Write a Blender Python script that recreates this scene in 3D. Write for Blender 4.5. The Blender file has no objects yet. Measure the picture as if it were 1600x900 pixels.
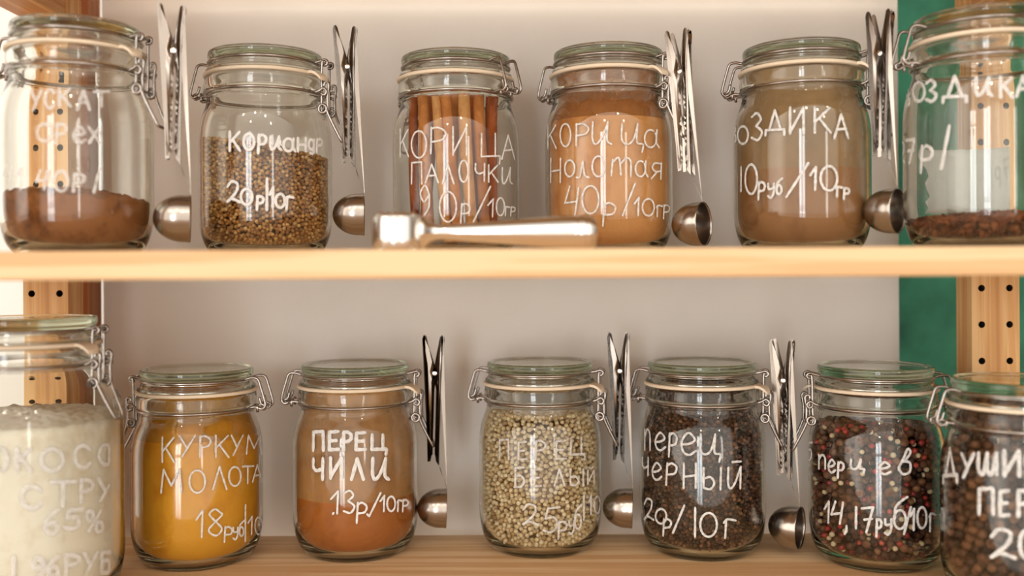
import bpy, bmesh, math, random
import numpy as np
from mathutils import Matrix, Vector
random.seed(7)
rng = np.random.default_rng(7)
C = bpy.context.scene
COL = C.collection

# ------------------------------------------------------------------ camera
F = 1500.0                      # focal length in pixels of the 1600 px frame
PX, PY = 800.0, 424.0           # where the optical axis meets the picture
ROLL = math.radians(0.30)
cam_d = bpy.data.cameras.new('camera')
cam = bpy.data.objects.new('camera', cam_d)
COL.objects.link(cam)
cam_d.sensor_width = 36.0
cam_d.lens = F / 1600.0 * 36.0
cam_d.shift_y = -(450.0 - PY) / 1600.0
cam_d.clip_start = 0.02
cam.matrix_world = Matrix.Rotation(math.radians(90), 4, 'X') @ Matrix.Rotation(-ROLL, 4, 'Z')
cam_d.dof.use_dof = True
cam_d.dof.focus_distance = 0.80
cam_d.dof.aperture_fstop = 2.3
C.camera = cam

# ------------------------------------------------------------------ colour management, sampling helpers
vs = C.view_settings
vs.view_transform = 'Standard'
try:
    vs.look = 'None'
except Exception:
    pass
vs.gamma = 1.0
vs.use_curve_mapping = False
vs.exposure = 0.26
cy = C.cycles
cy.max_bounces = 24
cy.transmission_bounces = 20
cy.glossy_bounces = 8
cy.diffuse_bounces = 5
cy.transparent_max_bounces = 24
cy.caustics_refractive = True
cy.caustics_reflective = True
cy.blur_glossy = 0.6
cy.sample_clamp_indirect = 8.0


def lin(c):
    out = []
    for v in c[:3]:
        v = v / 255.0
        out.append(v / 12.92 if v <= 0.04045 else ((v + 0.055) / 1.055) ** 2.4)
    return tuple(out) + (1.0,)


# ------------------------------------------------------------------ world: the shop in front of the shelves (warm room, bright windows, ceiling spots, plus added fill patches)
W = bpy.data.worlds.new('shop')
C.world = W
W.use_nodes = True
wn, wl = W.node_tree.nodes, W.node_tree.links
wn.clear()


def wmath(op, a, b=None, c=None, clamp=False):
    n = wn.new('ShaderNodeMath')
    n.operation = op
    n.use_clamp = clamp
    for i, v in enumerate((a, b, c)):
        if v is None:
            continue
        if isinstance(v, (int, float)):
            n.inputs[i].default_value = v
        else:
            wl.new(v, n.inputs[i])
    return n.outputs[0]


tc = wn.new('ShaderNodeTexCoord')
sx = wn.new('ShaderNodeSeparateXYZ')
wl.new(tc.outputs['Generated'], sx.inputs[0])
dx, dy, dz = sx.outputs
az = wmath('ARCTAN2', dx, wmath('MULTIPLY', dy, -1.0))      # 0 = straight behind the camera, + = to the right
el = wmath('ARCSINE', dz)


def patch(az0, az1, el0, el1, soft=0.03):
    def band(v, lo, hi):
        a = wmath('MULTIPLY_ADD', v, 1.0 / soft, -math.radians(lo) / soft + 0.5, clamp=True)
        b = wmath('MULTIPLY_ADD', v, -1.0 / soft, math.radians(hi) / soft + 0.5, clamp=True)
        return wmath('MULTIPLY', a, b)
    return wmath('MULTIPLY', band(az, az0, az1), band(el, el0, el1))


ramp = wn.new('ShaderNodeValToRGB')
wl.new(wmath('MULTIPLY_ADD', el, 1.0 / math.pi, 0.5), ramp.inputs[0])
e = ramp.color_ramp.elements
e[0].position = 0.0
e[0].color = (0.42, 0.32, 0.23, 1)
e[1].position = 1.0
e[1].color = (0.80, 0.72, 0.62, 1)
for p, c in ((0.36, (0.36, 0.27, 0.20, 1)), (0.45, (0.32, 0.25, 0.19, 1)), (0.56, (0.40, 0.34, 0.29, 1)), (0.66, (0.78, 0.69, 0.59, 1))):
    k = e.new(p)
    k.color = c
bg = wn.new('ShaderNodeBackground')
wl.new(ramp.outputs[0], bg.inputs[0])
bg.inputs[1].default_value = 0.62
last = bg.outputs[0]
PATCHES = [
    # az from, to, elevation from, to, colour, strength, softness
    (-20, -16, -13, -1, (0.90, 0.95, 1.0), 7.5, 0.03),     # shop window behind the photographer, four panes
    (-15, -11, -13, -1, (0.90, 0.95, 1.0), 9.0, 0.03),
    (-20, -16, 0.5, 13, (0.90, 0.95, 1.0), 9.5, 0.03),
    (-15, -11, 0.5, 15, (0.90, 0.95, 1.0), 7.5, 0.03),
    (24, 27, -10, 12, (1.0, 0.97, 0.92), 5.5, 0.03),       # narrow window on the right
    (-66, 56, -24, 26, (1.0, 0.905, 0.80), 1.15, 0.40),     # broad frontal fill, added to brighten the shelf interior
    (-70, 60, 28, 54, (1.0, 0.905, 0.80), 1.35, 0.40),       # high fill, added to lift the board tops
    (-75, -46, -16, 34, (1.0, 0.93, 0.84), 1.5, 0.2),      # added soft key patch from the far left
    (-30, -27.5, 31, 33.5, (1.0, 0.88, 0.72), 60.0, 0.02), # ceiling spots
    (-8, -5.5, 35, 37.5, (1.0, 0.88, 0.72), 60.0, 0.02),
    (12, 14.5, 31, 33.5, (1.0, 0.88, 0.72), 60.0, 0.02),
    (33, 35.5, 34, 36.5, (1.0, 0.88, 0.72), 60.0, 0.02),
    (-14, -12, 22, 24, (1.0, 0.88, 0.72), 50.0, 0.02),
    (22, 24, 21, 23, (1.0, 0.88, 0.72), 50.0, 0.02),
]
for a0, a1, e0, e1, c, s, soft in PATCHES:
    b = wn.new('ShaderNodeBackground')
    b.inputs[0].default_value = c + (1,)
    wl.new(wmath('MULTIPLY', patch(a0, a1, e0, e1, soft), s), b.inputs[1])
    ad = wn.new('ShaderNodeAddShader')
    wl.new(last, ad.inputs[0])
    wl.new(b.outputs[0], ad.inputs[1])
    last = ad.outputs[0]
wo = wn.new('ShaderNodeOutputWorld')
wl.new(last, wo.inputs[0])


# ------------------------------------------------------------------ pixel -> place helpers
def ray(x, y):
    u, v = x - PX, PY - y
    c, s = math.cos(ROLL), math.sin(ROLL)
    return Vector(((u * c + v * s) / F, 1.0, (-u * s + v * c) / F))


def at(x, y, depth):
    return ray(x, y) * depth


# ------------------------------------------------------------------ materials
def new_mat(name):
    m = bpy.data.materials.new(name)
    m.use_nodes = True
    m.node_tree.nodes.clear()
    n, l = m.node_tree.nodes, m.node_tree.links
    out = n.new('ShaderNodeOutputMaterial')
    return m, n, l, out


def principled(n, color=(0.8, 0.8, 0.8, 1), rough=0.5, metal=0.0, spec=0.5):
    p = n.new('ShaderNodeBsdfPrincipled')
    p.inputs['Base Color'].default_value = color
    p.inputs['Roughness'].default_value = rough
    p.inputs['Metallic'].default_value = metal
    p.inputs['Specular IOR Level'].default_value = spec
    return p


def noise(n, l, scale, detail=4, rough=0.55, vec=None, dist=0.0):
    t = n.new('ShaderNodeTexNoise')
    t.inputs['Scale'].default_value = scale
    t.inputs['Detail'].default_value = detail
    t.inputs['Roughness'].default_value = rough
    t.inputs['Distortion'].default_value = dist
    if vec is not None:
        l.new(vec, t.inputs['Vector'])
    return t


def cramp(n, l, fac, stops, const=False):
    r = n.new('ShaderNodeValToRGB')
    if const:
        r.color_ramp.interpolation = 'CONSTANT'
    e = r.color_ramp.elements
    e[0].position, e[0].color = stops[0]
    e[1].position, e[1].color = stops[-1]
    for p, c in stops[1:-1]:
        k = e.new(p)
        k.color = c
    l.new(fac, r.inputs[0])
    return r.outputs[0]


def objvec(n, l, scale=(1, 1, 1)):
    t = n.new('ShaderNodeTexCoord')
    m = n.new('ShaderNodeMapping')
    m.inputs['Scale'].default_value = scale
    l.new(t.outputs['Object'], m.inputs['Vector'])
    return m.outputs[0]


def bump(n, l, h, strength, dist, p):
    b = n.new('ShaderNodeBump')
    b.inputs['Strength'].default_value = strength
    b.inputs['Distance'].default_value = dist
    l.new(h, b.inputs['Height'])
    l.new(b.outputs[0], p.inputs['Normal'])


def glass_mat(name, absorb, density):
    m, n, l, out = new_mat(name)
    g = n.new('ShaderNodeBsdfGlass')
    g.inputs['Color'].default_value = (0.985, 0.99, 0.98, 1)
    g.inputs['Roughness'].default_value = 0.0
    g.inputs['IOR'].default_value = 1.48
    l.new(g.outputs[0], out.inputs['Surface'])
    v = n.new('ShaderNodeVolumeAbsorption')
    v.inputs['Color'].default_value = absorb
    v.inputs['Density'].default_value = density
    l.new(v.outputs[0], out.inputs['Volume'])
    return m


def wood_mat(name, grain, c_lo, c_mid, c_hi, rough=0.5):
    """pine with the grain along the given axis (0 = X, 1 = Y, 2 = Z)"""
    m, n, l, out = new_mat(name)
    p = principled(n, rough=rough, spec=0.35)
    sc = [55.0, 55.0, 55.0]
    sc[grain] = 1.6
    v = objvec(n, l, sc)
    a = noise(n, l, 1.0, 5, 0.6, v, 0.4)
    sc2 = [190.0, 190.0, 190.0]
    sc2[grain] = 4.0
    b = noise(n, l, 1.0, 3, 0.5, objvec(n, l, sc2))
    sc3 = [9.0, 9.0, 9.0]
    sc3[grain] = 2.2
    k = noise(n, l, 1.0, 2, 0.5, objvec(n, l, sc3))
    mx = n.new('ShaderNodeMath')
    mx.operation = 'MULTIPLY_ADD'
    l.new(b.outputs['Fac'], mx.inputs[0])
    mx.inputs[1].default_value = 0.35
    l.new(a.outputs['Fac'], mx.inputs[2])
    my = n.new('ShaderNodeMath')
    my.operation = 'MULTIPLY_ADD'
    l.new(k.outputs['Fac'], my.inputs[0])
    my.inputs[1].default_value = 0.55
    l.new(mx.outputs[0], my.inputs[2])
    col = cramp(n, l, my.outputs[0], [(0.62, c_lo), (0.93, c_mid), (1.2 / 1.2, c_hi)])
    l.new(col, p.inputs['Base Color'])
    bump(n, l, a.outputs['Fac'], 0.15, 0.0006, p)
    l.new(p.outputs[0], out.inputs['Surface'])
    return m


def powder_mat(name, c1, c2, scale=90.0, bs=0.5):
    m, n, l, out = new_mat(name)
    p = principled(n, rough=0.95, spec=0.1)
    a = noise(n, l, scale, 6, 0.62, objvec(n, l, (1, 1, 0.8)))
    b = noise(n, l, scale * 0.22, 3, 0.5, objvec(n, l, (1, 1, 0.45)))
    mm = n.new('ShaderNodeMath')
    mm.operation = 'MULTIPLY_ADD'
    l.new(b.outputs['Fac'], mm.inputs[0])
    mm.inputs[1].default_value = 0.9
    l.new(a.outputs['Fac'], mm.inputs[2])
    l.new(cramp(n, l, mm.outputs[0], [(0.68, c1), (1.0, c2)]), p.inputs['Base Color'])
    c = noise(n, l, scale * 9, 3, 0.6, objvec(n, l))
    bump(n, l, c.outputs['Fac'], bs, 0.0008, p)
    l.new(p.outputs[0], out.inputs['Surface'])
    return m


def film_mat(name, color, lo, hi, scale=45):
    """thin dust clinging to the inside of a jar"""
    m, n, l, out = new_mat(name)
    d = principled(n, color, 0.95, 0, 0.1)
    t = n.new('ShaderNodeBsdfTransparent')
    mix = n.new('ShaderNodeMixShader')
    a = noise(n, l, scale, 6, 0.6, objvec(n, l, (1, 1, 0.6)))
    r = n.new('ShaderNodeMapRange')
    l.new(a.outputs['Fac'], r.inputs[0])
    r.inputs[1].default_value = 0.3
    r.inputs[2].default_value = 0.7
    r.inputs[3].default_value = lo
    r.inputs[4].default_value = hi
    l.new(r.outputs[0], mix.inputs[0])
    l.new(t.outputs[0], mix.inputs[1])
    l.new(d.outputs[0], mix.inputs[2])
    l.new(mix.outputs[0], out.inputs['Surface'])
    return m


def seed_mat(name, stops, rough=0.55, spec=0.3, bs=0.12, bscale=900):
    """every grain takes its own colour from the stops"""
    m, n, l, out = new_mat(name)
    p = principled(n, rough=rough, spec=spec)
    g = n.new('ShaderNodeNewGeometry')
    col = cramp(n, l, g.outputs['Random Per Island'], stops)
    a = noise(n, l, bscale, 3, 0.6, objvec(n, l))
    mix = n.new('ShaderNodeMix')
    mix.data_type = 'RGBA'
    mix.blend_type = 'MULTIPLY'
    mix.inputs[0].default_value = 0.55
    l.new(col, mix.inputs[6])
    l.new(cramp(n, l, a.outputs['Fac'], [(0.3, (0.75, 0.72, 0.68, 1)), (0.6, (1.0, 1.0, 1.0, 1))]), mix.inputs[7])
    l.new(mix.outputs[2], p.inputs['Base Color'])
    bump(n, l, a.outputs['Fac'], bs, 0.0004, p)
    l.new(p.outputs[0], out.inputs['Surface'])
    return m


def plain_mat(name, color, rough=0.5, metal=0.0, spec=0.5, nscale=None, namp=0.08, bs=0.0):
    m, n, l, out = new_mat(name)
    p = principled(n, color, rough, metal, spec)
    if nscale:
        a = noise(n, l, nscale, 4, 0.55, objvec(n, l))
        lo = tuple(max(0, c * (1 - namp)) for c in color[:3]) + (1,)
        hi = tuple(min(1, c * (1 + namp)) for c in color[:3]) + (1,)
        l.new(cramp(n, l, a.outputs['Fac'], [(0.3, lo), (0.7, hi)]), p.inputs['Base Color'])
        if bs:
            bump(n, l, a.outputs['Fac'], bs, 0.001, p)
    l.new(p.outputs[0], out.inputs['Surface'])
    return m


M = {}
M['glass'] = glass_mat('clear_glass', (0.70, 0.76, 0.52, 1), 9.0)
M['lid'] = glass_mat('green_tinted_lid_glass', (0.50, 0.61, 0.36, 1), 11.0)
M['rubber'] = plain_mat('cream_rubber', lin((236, 219, 194)), 0.6, 0, 0.3, 300, 0.04)
M['wire'] = plain_mat('steel_wire', (0.40, 0.36, 0.33, 1), 0.26, 1.0)
M['steel'] = plain_mat('polished_steel', (0.43, 0.385, 0.345, 1), 0.22, 1.0, 0.5, 60, 0.05)
M['chrome'] = plain_mat('chrome', (0.86, 0.84, 0.81, 1), 0.12, 1.0)

def worn_paint(name, lo, hi):
    m, n, l, out = new_mat(name)
    d = principled(n, (0.80, 0.79, 0.77, 1), 0.65, 0, 0.25)
    t = n.new('ShaderNodeBsdfTransparent')
    mix = n.new('ShaderNodeMixShader')
    a = noise(n, l, 260, 4, 0.6, objvec(n, l))
    r = n.new('ShaderNodeMapRange')
    l.new(a.outputs['Fac'], r.inputs[0])
    r.inputs[1].default_value = 0.35
    r.inputs[2].default_value = 0.65
    r.inputs[3].default_value = lo
    r.inputs[4].default_value = hi
    l.new(r.outputs[0], mix.inputs[0])
    l.new(t.outputs[0], mix.inputs[1])
    l.new(d.outputs[0], mix.inputs[2])
    l.new(mix.outputs[0], out.inputs['Surface'])
    return m


M['solid'] = worn_paint('white_marker_paint_fresh', 0.75, 1.0)
M['worn'] = worn_paint('white_marker_paint_worn', 0.42, 0.85)
M['faint'] = worn_paint('white_marker_paint_faded', 0.22, 0.60)
M['paint'] = plain_mat('white_marker_paint', (0.86, 0.86, 0.84, 1), 0.6, 0, 0.3, 700, 0.08)
M['panel'] = plain_mat('white_painted_board', (0.84, 0.805, 0.752, 1), 0.7, 0, 0.2, 14, 0.02)
M['white_wall'] = plain_mat('white_plaster', (0.84, 0.82, 0.79, 1), 0.9, 0, 0.2, 20, 0.02)
M['green_wall'] = plain_mat('green_wall_paint', lin((52, 112, 88)), 0.8, 0, 0.25, 16, 0.40, 0.2)
M['shelf'] = wood_mat('pine_board', 0, lin((188, 142, 96)), lin((209, 167, 121)), lin((222, 188, 146)))
M['post'] = wood_mat('pine_post', 2, lin((176, 112, 62)), lin((222, 166, 104)), lin((235, 190, 132)))
M['rail'] = wood_mat('pine_rail', 1, lin((168, 102, 56)), lin((206, 148, 90)), lin((226, 176, 118)))
M['brace'] = wood_mat('brown_batten', 2, lin((120, 70, 40)), lin((150, 95, 58)), lin((168, 112, 74)))
M['hole'] = plain_mat('dark_hole', (0.03, 0.015, 0.008, 1), 0.9)
M['paper'] = plain_mat('white_paper', (0.92, 0.90, 0.86, 1), 0.8, 0, 0.2, 120, 0.04)


# ------------------------------------------------------------------ mesh builder
class MB:
    def __init__(s):
        s.v, s.f, s.mi = [], [], []
        s.cur = 0

    def add(s, verts, faces):
        o = len(s.v)
        s.v.extend([tuple(p) for p in verts])
        s.f.extend([tuple(i + o for i in f) for f in faces])
        s.mi.extend([s.cur] * len(faces))
        return s

    def box(s, x0, x1, y0, y1, z0, z1):
        v = [(x, y, z) for z in (z0, z1) for y in (y0, y1) for x in (x0, x1)]
        return s.add(v, [(0, 2, 3, 1), (4, 5, 7, 6), (0, 1, 5, 4), (2, 6, 7, 3), (0, 4, 6, 2), (1, 3, 7, 5)])

    def lathe(s, prof, segs=72, a0=0.0, a1=2 * math.pi):
        """prof: (r, z) list; r = 0 ends close on the axis"""
        full = abs(a1 - a0 - 2 * math.pi) < 1e-6
        cols = segs if full else segs + 1
        verts, rows = [], []
        for r, z in prof:
            if r < 1e-7:
                rows.append([len(verts)])
                verts.append((0, 0, z))
            else:
                rows.append(list(range(len(verts), len(verts) + cols)))
                for i in range(cols):
                    a = a0 + (a1 - a0) * i / segs
                    verts.append((r * math.cos(a), r * math.sin(a), z))
        faces = []
        for A, B in zip(rows, rows[1:]):
            for i in range(segs):
                j = (i + 1) % cols
                if len(A) == 1 and len(B) == 1:
                    continue
                if len(A) == 1:
                    faces.append((A[0], B[j], B[i]))
                elif len(B) == 1:
                    faces.append((A[i], A[j], B[0]))
                else:
                    faces.append((A[i], A[j], B[j], B[i]))
        return s.add(verts, faces)

    def tube(s, pts, r, segs=8, closed=False, caps=True):
        P = [Vector(p) for p in pts]
        n = len(P)
        T = []
        for i in range(n):
            if closed:
                t = P[(i + 1) % n] - P[i - 1]
            else:
                t = P[min(i + 1, n - 1)] - P[max(i - 1, 0)]
            T.append(t.normalized())
        up = Vector((0, 0, 1)) if abs(T[0].z) < 0.9 else Vector((1, 0, 0))
        N = [(up - T[0] * up.dot(T[0])).normalized()]
        for i in range(1, n):
            k = N[-1] - T[i] * N[-1].dot(T[i])
            N.append(k.normalized() if k.length > 1e-6 else N[-1])
        verts, faces = [], []
        for i in range(n):
            B = T[i].cross(N[i])
            rr = r[i] if isinstance(r, (list, tuple)) else r
            for k in range(segs):
                a = 2 * math.pi * k / segs
                verts.append(P[i] + (N[i] * math.cos(a) + B * math.sin(a)) * rr)
        for i in range(n if closed else n - 1):
            j = (i + 1) % n
            for k in range(segs):
                q = (k + 1) % segs
                faces.append((i * segs + k, i * segs + q, j * segs + q, j * segs + k))
        if not closed and caps:
            faces.append(tuple(range(segs - 1, -1, -1)))
            faces.append(tuple((n - 1) * segs + k for k in range(segs)))
        return s.add(verts, faces)

    def prism(s, poly, axis, a, b):
        """poly in the two other axes, extruded from a to b along axis (x=0, y=1, z=2)"""
        def mk(p, t):
            q = list(p)
            q.insert(axis, t)
            return tuple(q)
        n = len(poly)
        v = [mk(p, a) for p in poly] + [mk(p, b) for p in poly]
        f = [tuple(range(n)), tuple(range(2 * n - 1, n - 1, -1))]
        for i in range(n):
            j = (i + 1) % n
            f.append((i, i + n, j + n, j))
        return s.add(v, f)

    def strip(s, line, widths, t):
        """sheet-metal strip: line = (x, z) list, wide along y, thickness t"""
        n = len(line)
        verts, faces = [], []
        for i in range(n):
            a = Vector(line[max(i - 1, 0)])
            b = Vector(line[min(i + 1, n - 1)])
            d = (b - a).normalized()
            nx, nz = -d.y, d.x
            x, z = line[i]
            w = widths[i] / 2
            for sy, st in ((-1, -1), (1, -1), (1, 1), (-1, 1)):
                th = t[i] if isinstance(t, list) else t
            verts.append((x + nx * th / 2 * st, sy * w, z + nz * th / 2 * st))
        for i in range(n - 1):
            for k in range(4):
                q = (k + 1) % 4
                faces.append((i * 4 + k, i * 4 + q, i * 4 + 4 + q, i * 4 + 4 + k))
        faces += [(3, 2, 1, 0), tuple((n - 1) * 4 + k for k in range(4))]
        return s.add(verts, faces)

    def mesh(s, name, mats, smooth=True, angle=None):
        me = bpy.data.meshes.new(name)
        me.from_pydata(s.v, [], s.f)
        for m in (mats if isinstance(mats, (list, tuple)) else [mats]):
            me.materials.append(m)
        me.polygons.foreach_set('material_index', s.mi)
        bm = bmesh.new()
        bm.from_mesh(me)
        bmesh.ops.recalc_face_normals(bm, faces=bm.faces)
        bm.to_mesh(me)
        bm.free()
        me.polygons.foreach_set('use_smooth', [smooth] * len(me.polygons))
        if smooth and angle:
            me.set_sharp_from_angle(angle=math.radians(angle))
        me.update()
        return me

    def build(s, name, mats, parent=None, smooth=True, angle=None):
        return link(name, s.mesh(name, mats, smooth, angle), parent)


def link(name, me, parent=None):
    o = bpy.data.objects.new(name, me)
    COL.objects.link(o)
    if parent is not None:
        o.parent = parent
    return o


def tag(o, label=None, cat=None, group=None, kind=None):
    if label:
        o['label'] = label
    if cat:
        o['category'] = cat
    if group:
        o['group'] = group
    if kind:
        o['kind'] = kind
    return o


def empty(name, loc=(0, 0, 0)):
    o = bpy.data.objects.new(name, None)
    COL.objects.link(o)
    o.empty_display_size = 0.02
    o.location = loc
    return o


def bevel(o, w, seg=2):
    m = o.modifiers.new('edge', 'BEVEL')
    m.width = w
    m.segments = seg
    m.limit_method = 'ANGLE'
    return o


def crom(pts, sub=6, closed=False):
    """smooth curve through points"""
    P = [Vector(p) for p in pts]
    n = len(P)
    if n < 3 and not closed:
        return [P[0].lerp(P[-1], i / sub) for i in range(sub + 1)]
    out = []
    for i in range(n if closed else n - 1):
        if closed:
            a, b, c, d = P[i - 1], P[i], P[(i + 1) % n], P[(i + 2) % n]
        else:
            b, c = P[i], P[i + 1]
            a = P[i - 1] if i else b * 2 - c
            d = P[i + 2] if i + 2 < n else c * 2 - b
        for k in range(sub):
            t = k / sub
            out.append(0.5 * (2 * b + (c - a) * t + (2 * a - 5 * b + 4 * c - d) * t * t + (3 * b - a - 3 * c + d) * t ** 3))
    if not closed:
        out.append(P[-1])
    return out


def interp(prof, z):
    zs = [p[1] for p in prof]
    rs = [p[0] for p in prof]
    return float(np.interp(z, zs, rs))


# ------------------------------------------------------------------ shelving dimensions
ZS = 0.0138                      # top of the middle board above the eye
TH = 0.018
ZL = -0.2444                     # top of the lower board
ZU = ZS + 0.2582                 # top of the upper board
YF, YB = 0.584, 0.892
LX = (-0.4294, -0.390)           # left post
RX = (0.4035, 0.4455)            # right post
PYR = (0.843, 0.872)             # rear posts, front to back
PYF = (0.586, 0.615)
XE = 0.49

# setting ---------------------------------------------------------------
o = MB().box(-1.6, 0.10, 1.02, 1.06, -0.9, 1.0).build('wall_left', M['white_wall'], smooth=False)
tag(o, 'white plaster wall behind the left end of the shelving', 'wall', kind='structure')
o = MB().box(0.10, 1.6, 1.02, 1.06, -0.9, 1.0).build('wall_right', M['green_wall'], smooth=False)
tag(o, 'mottled green painted wall behind the right end of the shelving', 'wall', kind='structure')

o = MB().box(-0.3925, 0.3715, 0.922, 0.932, -0.80, 0.62).build('back_panel', M['panel'], smooth=False)
tag(o, 'white painted board standing upright behind the jars', 'panel')


def board(z, label):
    g = 0.0006
    yb, yf = PYR[0] - g, PYF[1] + g
    poly = [(-XE, YF), (LX[0] - g, YF), (LX[0] - g, yf), (LX[1] + g, yf), (LX[1] + g, YF),
            (RX[0] - g, YF), (RX[0] - g, yf), (RX[1] + g, yf), (RX[1] + g, YF), (XE, YF),
            (XE, YB), (RX[1] + g, YB), (RX[1] + g, yb), (RX[0] - g, yb), (RX[0] - g, YB),
            (LX[1] + g, YB), (LX[1] + g, yb), (LX[0] - g, yb), (LX[0] - g, YB), (-XE, YB)]
    o = MB().prism(poly, 2, z - TH, z).build('shelf_board', M['shelf'], smooth=False)
    bevel(o, 0.0012, 2)
    return tag(o, label, 'shelf', 'pine shelf boards')


board(ZU, 'uppermost pine shelf board, only its underside showing along the top')
board(ZS, 'middle pine shelf board seen edge on under the upper row of jars')
board(ZL, 'lowest pine shelf board carrying the turmeric and pepper jars')


def side_frame(xr, label, hole_dx, brace=False):
    x0, x1 = xr
    xm = (x0 + x1) / 2
    r = empty('shelf_upright', (xm, (PYF[0] + PYR[1]) / 2, -0.80))
    off = Vector(r.location)

    def put(name, mb, mat, sm=False):
        mb.v = [tuple(Vector(p) - off) for p in mb.v]
        return mb.build(name, mat, r, smooth=sm)
    h = off.z
    zs = [ZS - 0.0627 + 0.032 * k + (0.0 if not brace else -0.0005) for k in range(-14, 13) if -0.78 < ZS - 0.0627 + 0.032 * k < 0.48]
    for (y0, y1), nm in ((PYR, 'rear_post'), (PYF, 'front_post')):
        p = put(nm, MB().box(x0, x1, y0, y1, -0.80, 0.50), M['post'])
        p.data.materials.append(M['hole'])
        hm = MB()
        hm.cur = 1
        for z in zs:
            for s in (-1, 1):
                cx = xm + s * hole_dx
                r1 = [(cx + 0.0030 * math.cos(2 * math.pi * k / 20), y0 - 0.004, z + 0.0030 * math.sin(2 * math.pi * k / 20)) for k in range(20)]
                r2 = [(q[0], y0 + 0.014, q[2]) for q in r1]
                hm.add(r1 + r2, [tuple(range(20)), tuple(range(39, 19, -1))] + [(k, k + 20, (k + 1) % 20 + 20, (k + 1) % 20) for k in range(20)])
        hm.v = [tuple(Vector(q) - off) for q in hm.v]
        cut = link('cutter', hm.mesh('cutter', [M['post'], M['hole']], False), r)
        bo = p.modifiers.new('holes', 'BOOLEAN')
        bo.operation = 'DIFFERENCE'
        bo.solver = 'EXACT'
        bo.object = cut
        bpy.context.view_layer.update()
        dg = bpy.context.evaluated_depsgraph_get()
        me = bpy.data.meshes.new_from_object(p.evaluated_get(dg))
        p.modifiers.clear()
        p.data = me
        bpy.data.objects.remove(cut)
    for z in (0.224, -0.62):
        q = put('rail', MB().box(x0 + 0.001, x1 - 0.001, PYF[1], PYR[0], z, z + 0.024), M['rail'])
        bevel(q, 0.001, 2)
    if brace:
        put('batten', MB().box(-0.4095, -0.3935, PYR[1] + 0.0215, PYR[1] + 0.048, -0.80, 0.50), M['brace'])
    tag(r, label, 'shelf upright')
    return r


side_frame(LX, 'pine shelf upright with peg holes behind the coconut jar', 0.01225, True)
side_frame(RX, 'pine shelf upright with peg holes against the green wall', 0.01225)

# ------------------------------------------------------------------ jars (millimetres -> metres)
mm = 0.001
OUT1 = [(0, 2.6), (30, 2.2), (35.5, .6), (38.5, 0), (42, .5), (46.3, 3.6), (50.4, 9.5), (53.2, 18), (54.6, 27), (55, 36), (55, 60), (55, 88), (54.7, 96),
        (53.8, 104), (52.2, 111), (50.2, 117), (48.7, 121.5), (47.9, 125), (47.9, 127.2), (48.6, 128.2), (48.2, 129.2), (48.2, 131), (49.3, 132.2), (49.8, 134),
        (49.8, 140), (49.3, 142.6), (48.4, 143.4)]
IN1 = [(45.2, 143.4), (44.4, 142), (44.2, 134), (44.2, 127), (45.2, 122), (47.2, 117), (49.4, 111), (51, 104), (51.9, 96), (52.2, 88), (52.2, 60), (52.2, 36),
       (51.6, 27), (49.8, 19), (46.4, 12), (41, 7.4), (34, 5.8), (0, 5.4)]
LID1 = [(0, 162.2), (38, 162.2), (41, 162.8), (43.5, 163.8), (45.8, 164), (46.9, 163.3), (47.3, 162), (47.3, 159.6), (46.7, 158.2), (45.8, 156.8), (45.5, 155), (45.7, 153.4),
        (47.2, 150.8), (48.8, 149), (49.2, 147.6), (49.0, 146.7), (45, 146.5), (43.5, 148), (42.6, 152), (41, 154.5), (0, 156)]
# the taller jar: longer, wider body under the same mouth
DZ, DR = 41.0, 11.0


def tall(prof):
    out = []
    for r, z in prof:
        if z < 100:
            k = min(1.0, r / 45.0)
            out.append((r + DR * k, z + DZ * max(0, min(1, (z - 30) / 40.0))))
        elif z < 127.1:
            k = (127 - z) / 27.0
            out.append((r + DR * max(0, k), z + DZ))
        else:
            out.append((r, z + DZ))
    return out


def mmp(p):
    return [(r * mm, z * mm) for r, z in p]


def dense(prof, step=3.0):
    out = [prof[0]]
    for a, b in zip(prof, prof[1:]):
        d = math.hypot(b[0] - a[0], b[1] - a[1])
        k = max(1, int(d / step))
        for i in range(1, k + 1):
            t = i / k
            out.append((a[0] + (b[0] - a[0]) * t, a[1] + (b[1] - a[1]) * t))
    return out


def smooth_prof(prof):
    pts = crom([(r, z, 0) for r, z in prof], 3)
    return [(max(0.0, p.x), p.y) for p in pts]


WR = 1.2 * mm


def ring(r, z, n=72):
    return [(r * math.cos(2 * math.pi * i / n), r * math.sin(2 * math.pi * i / n), z) for i in range(n)]


def mm_path(pts, sub=6):
    return crom([(x * mm, y * mm, z * mm) for x, y, z in pts], sub)


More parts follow.
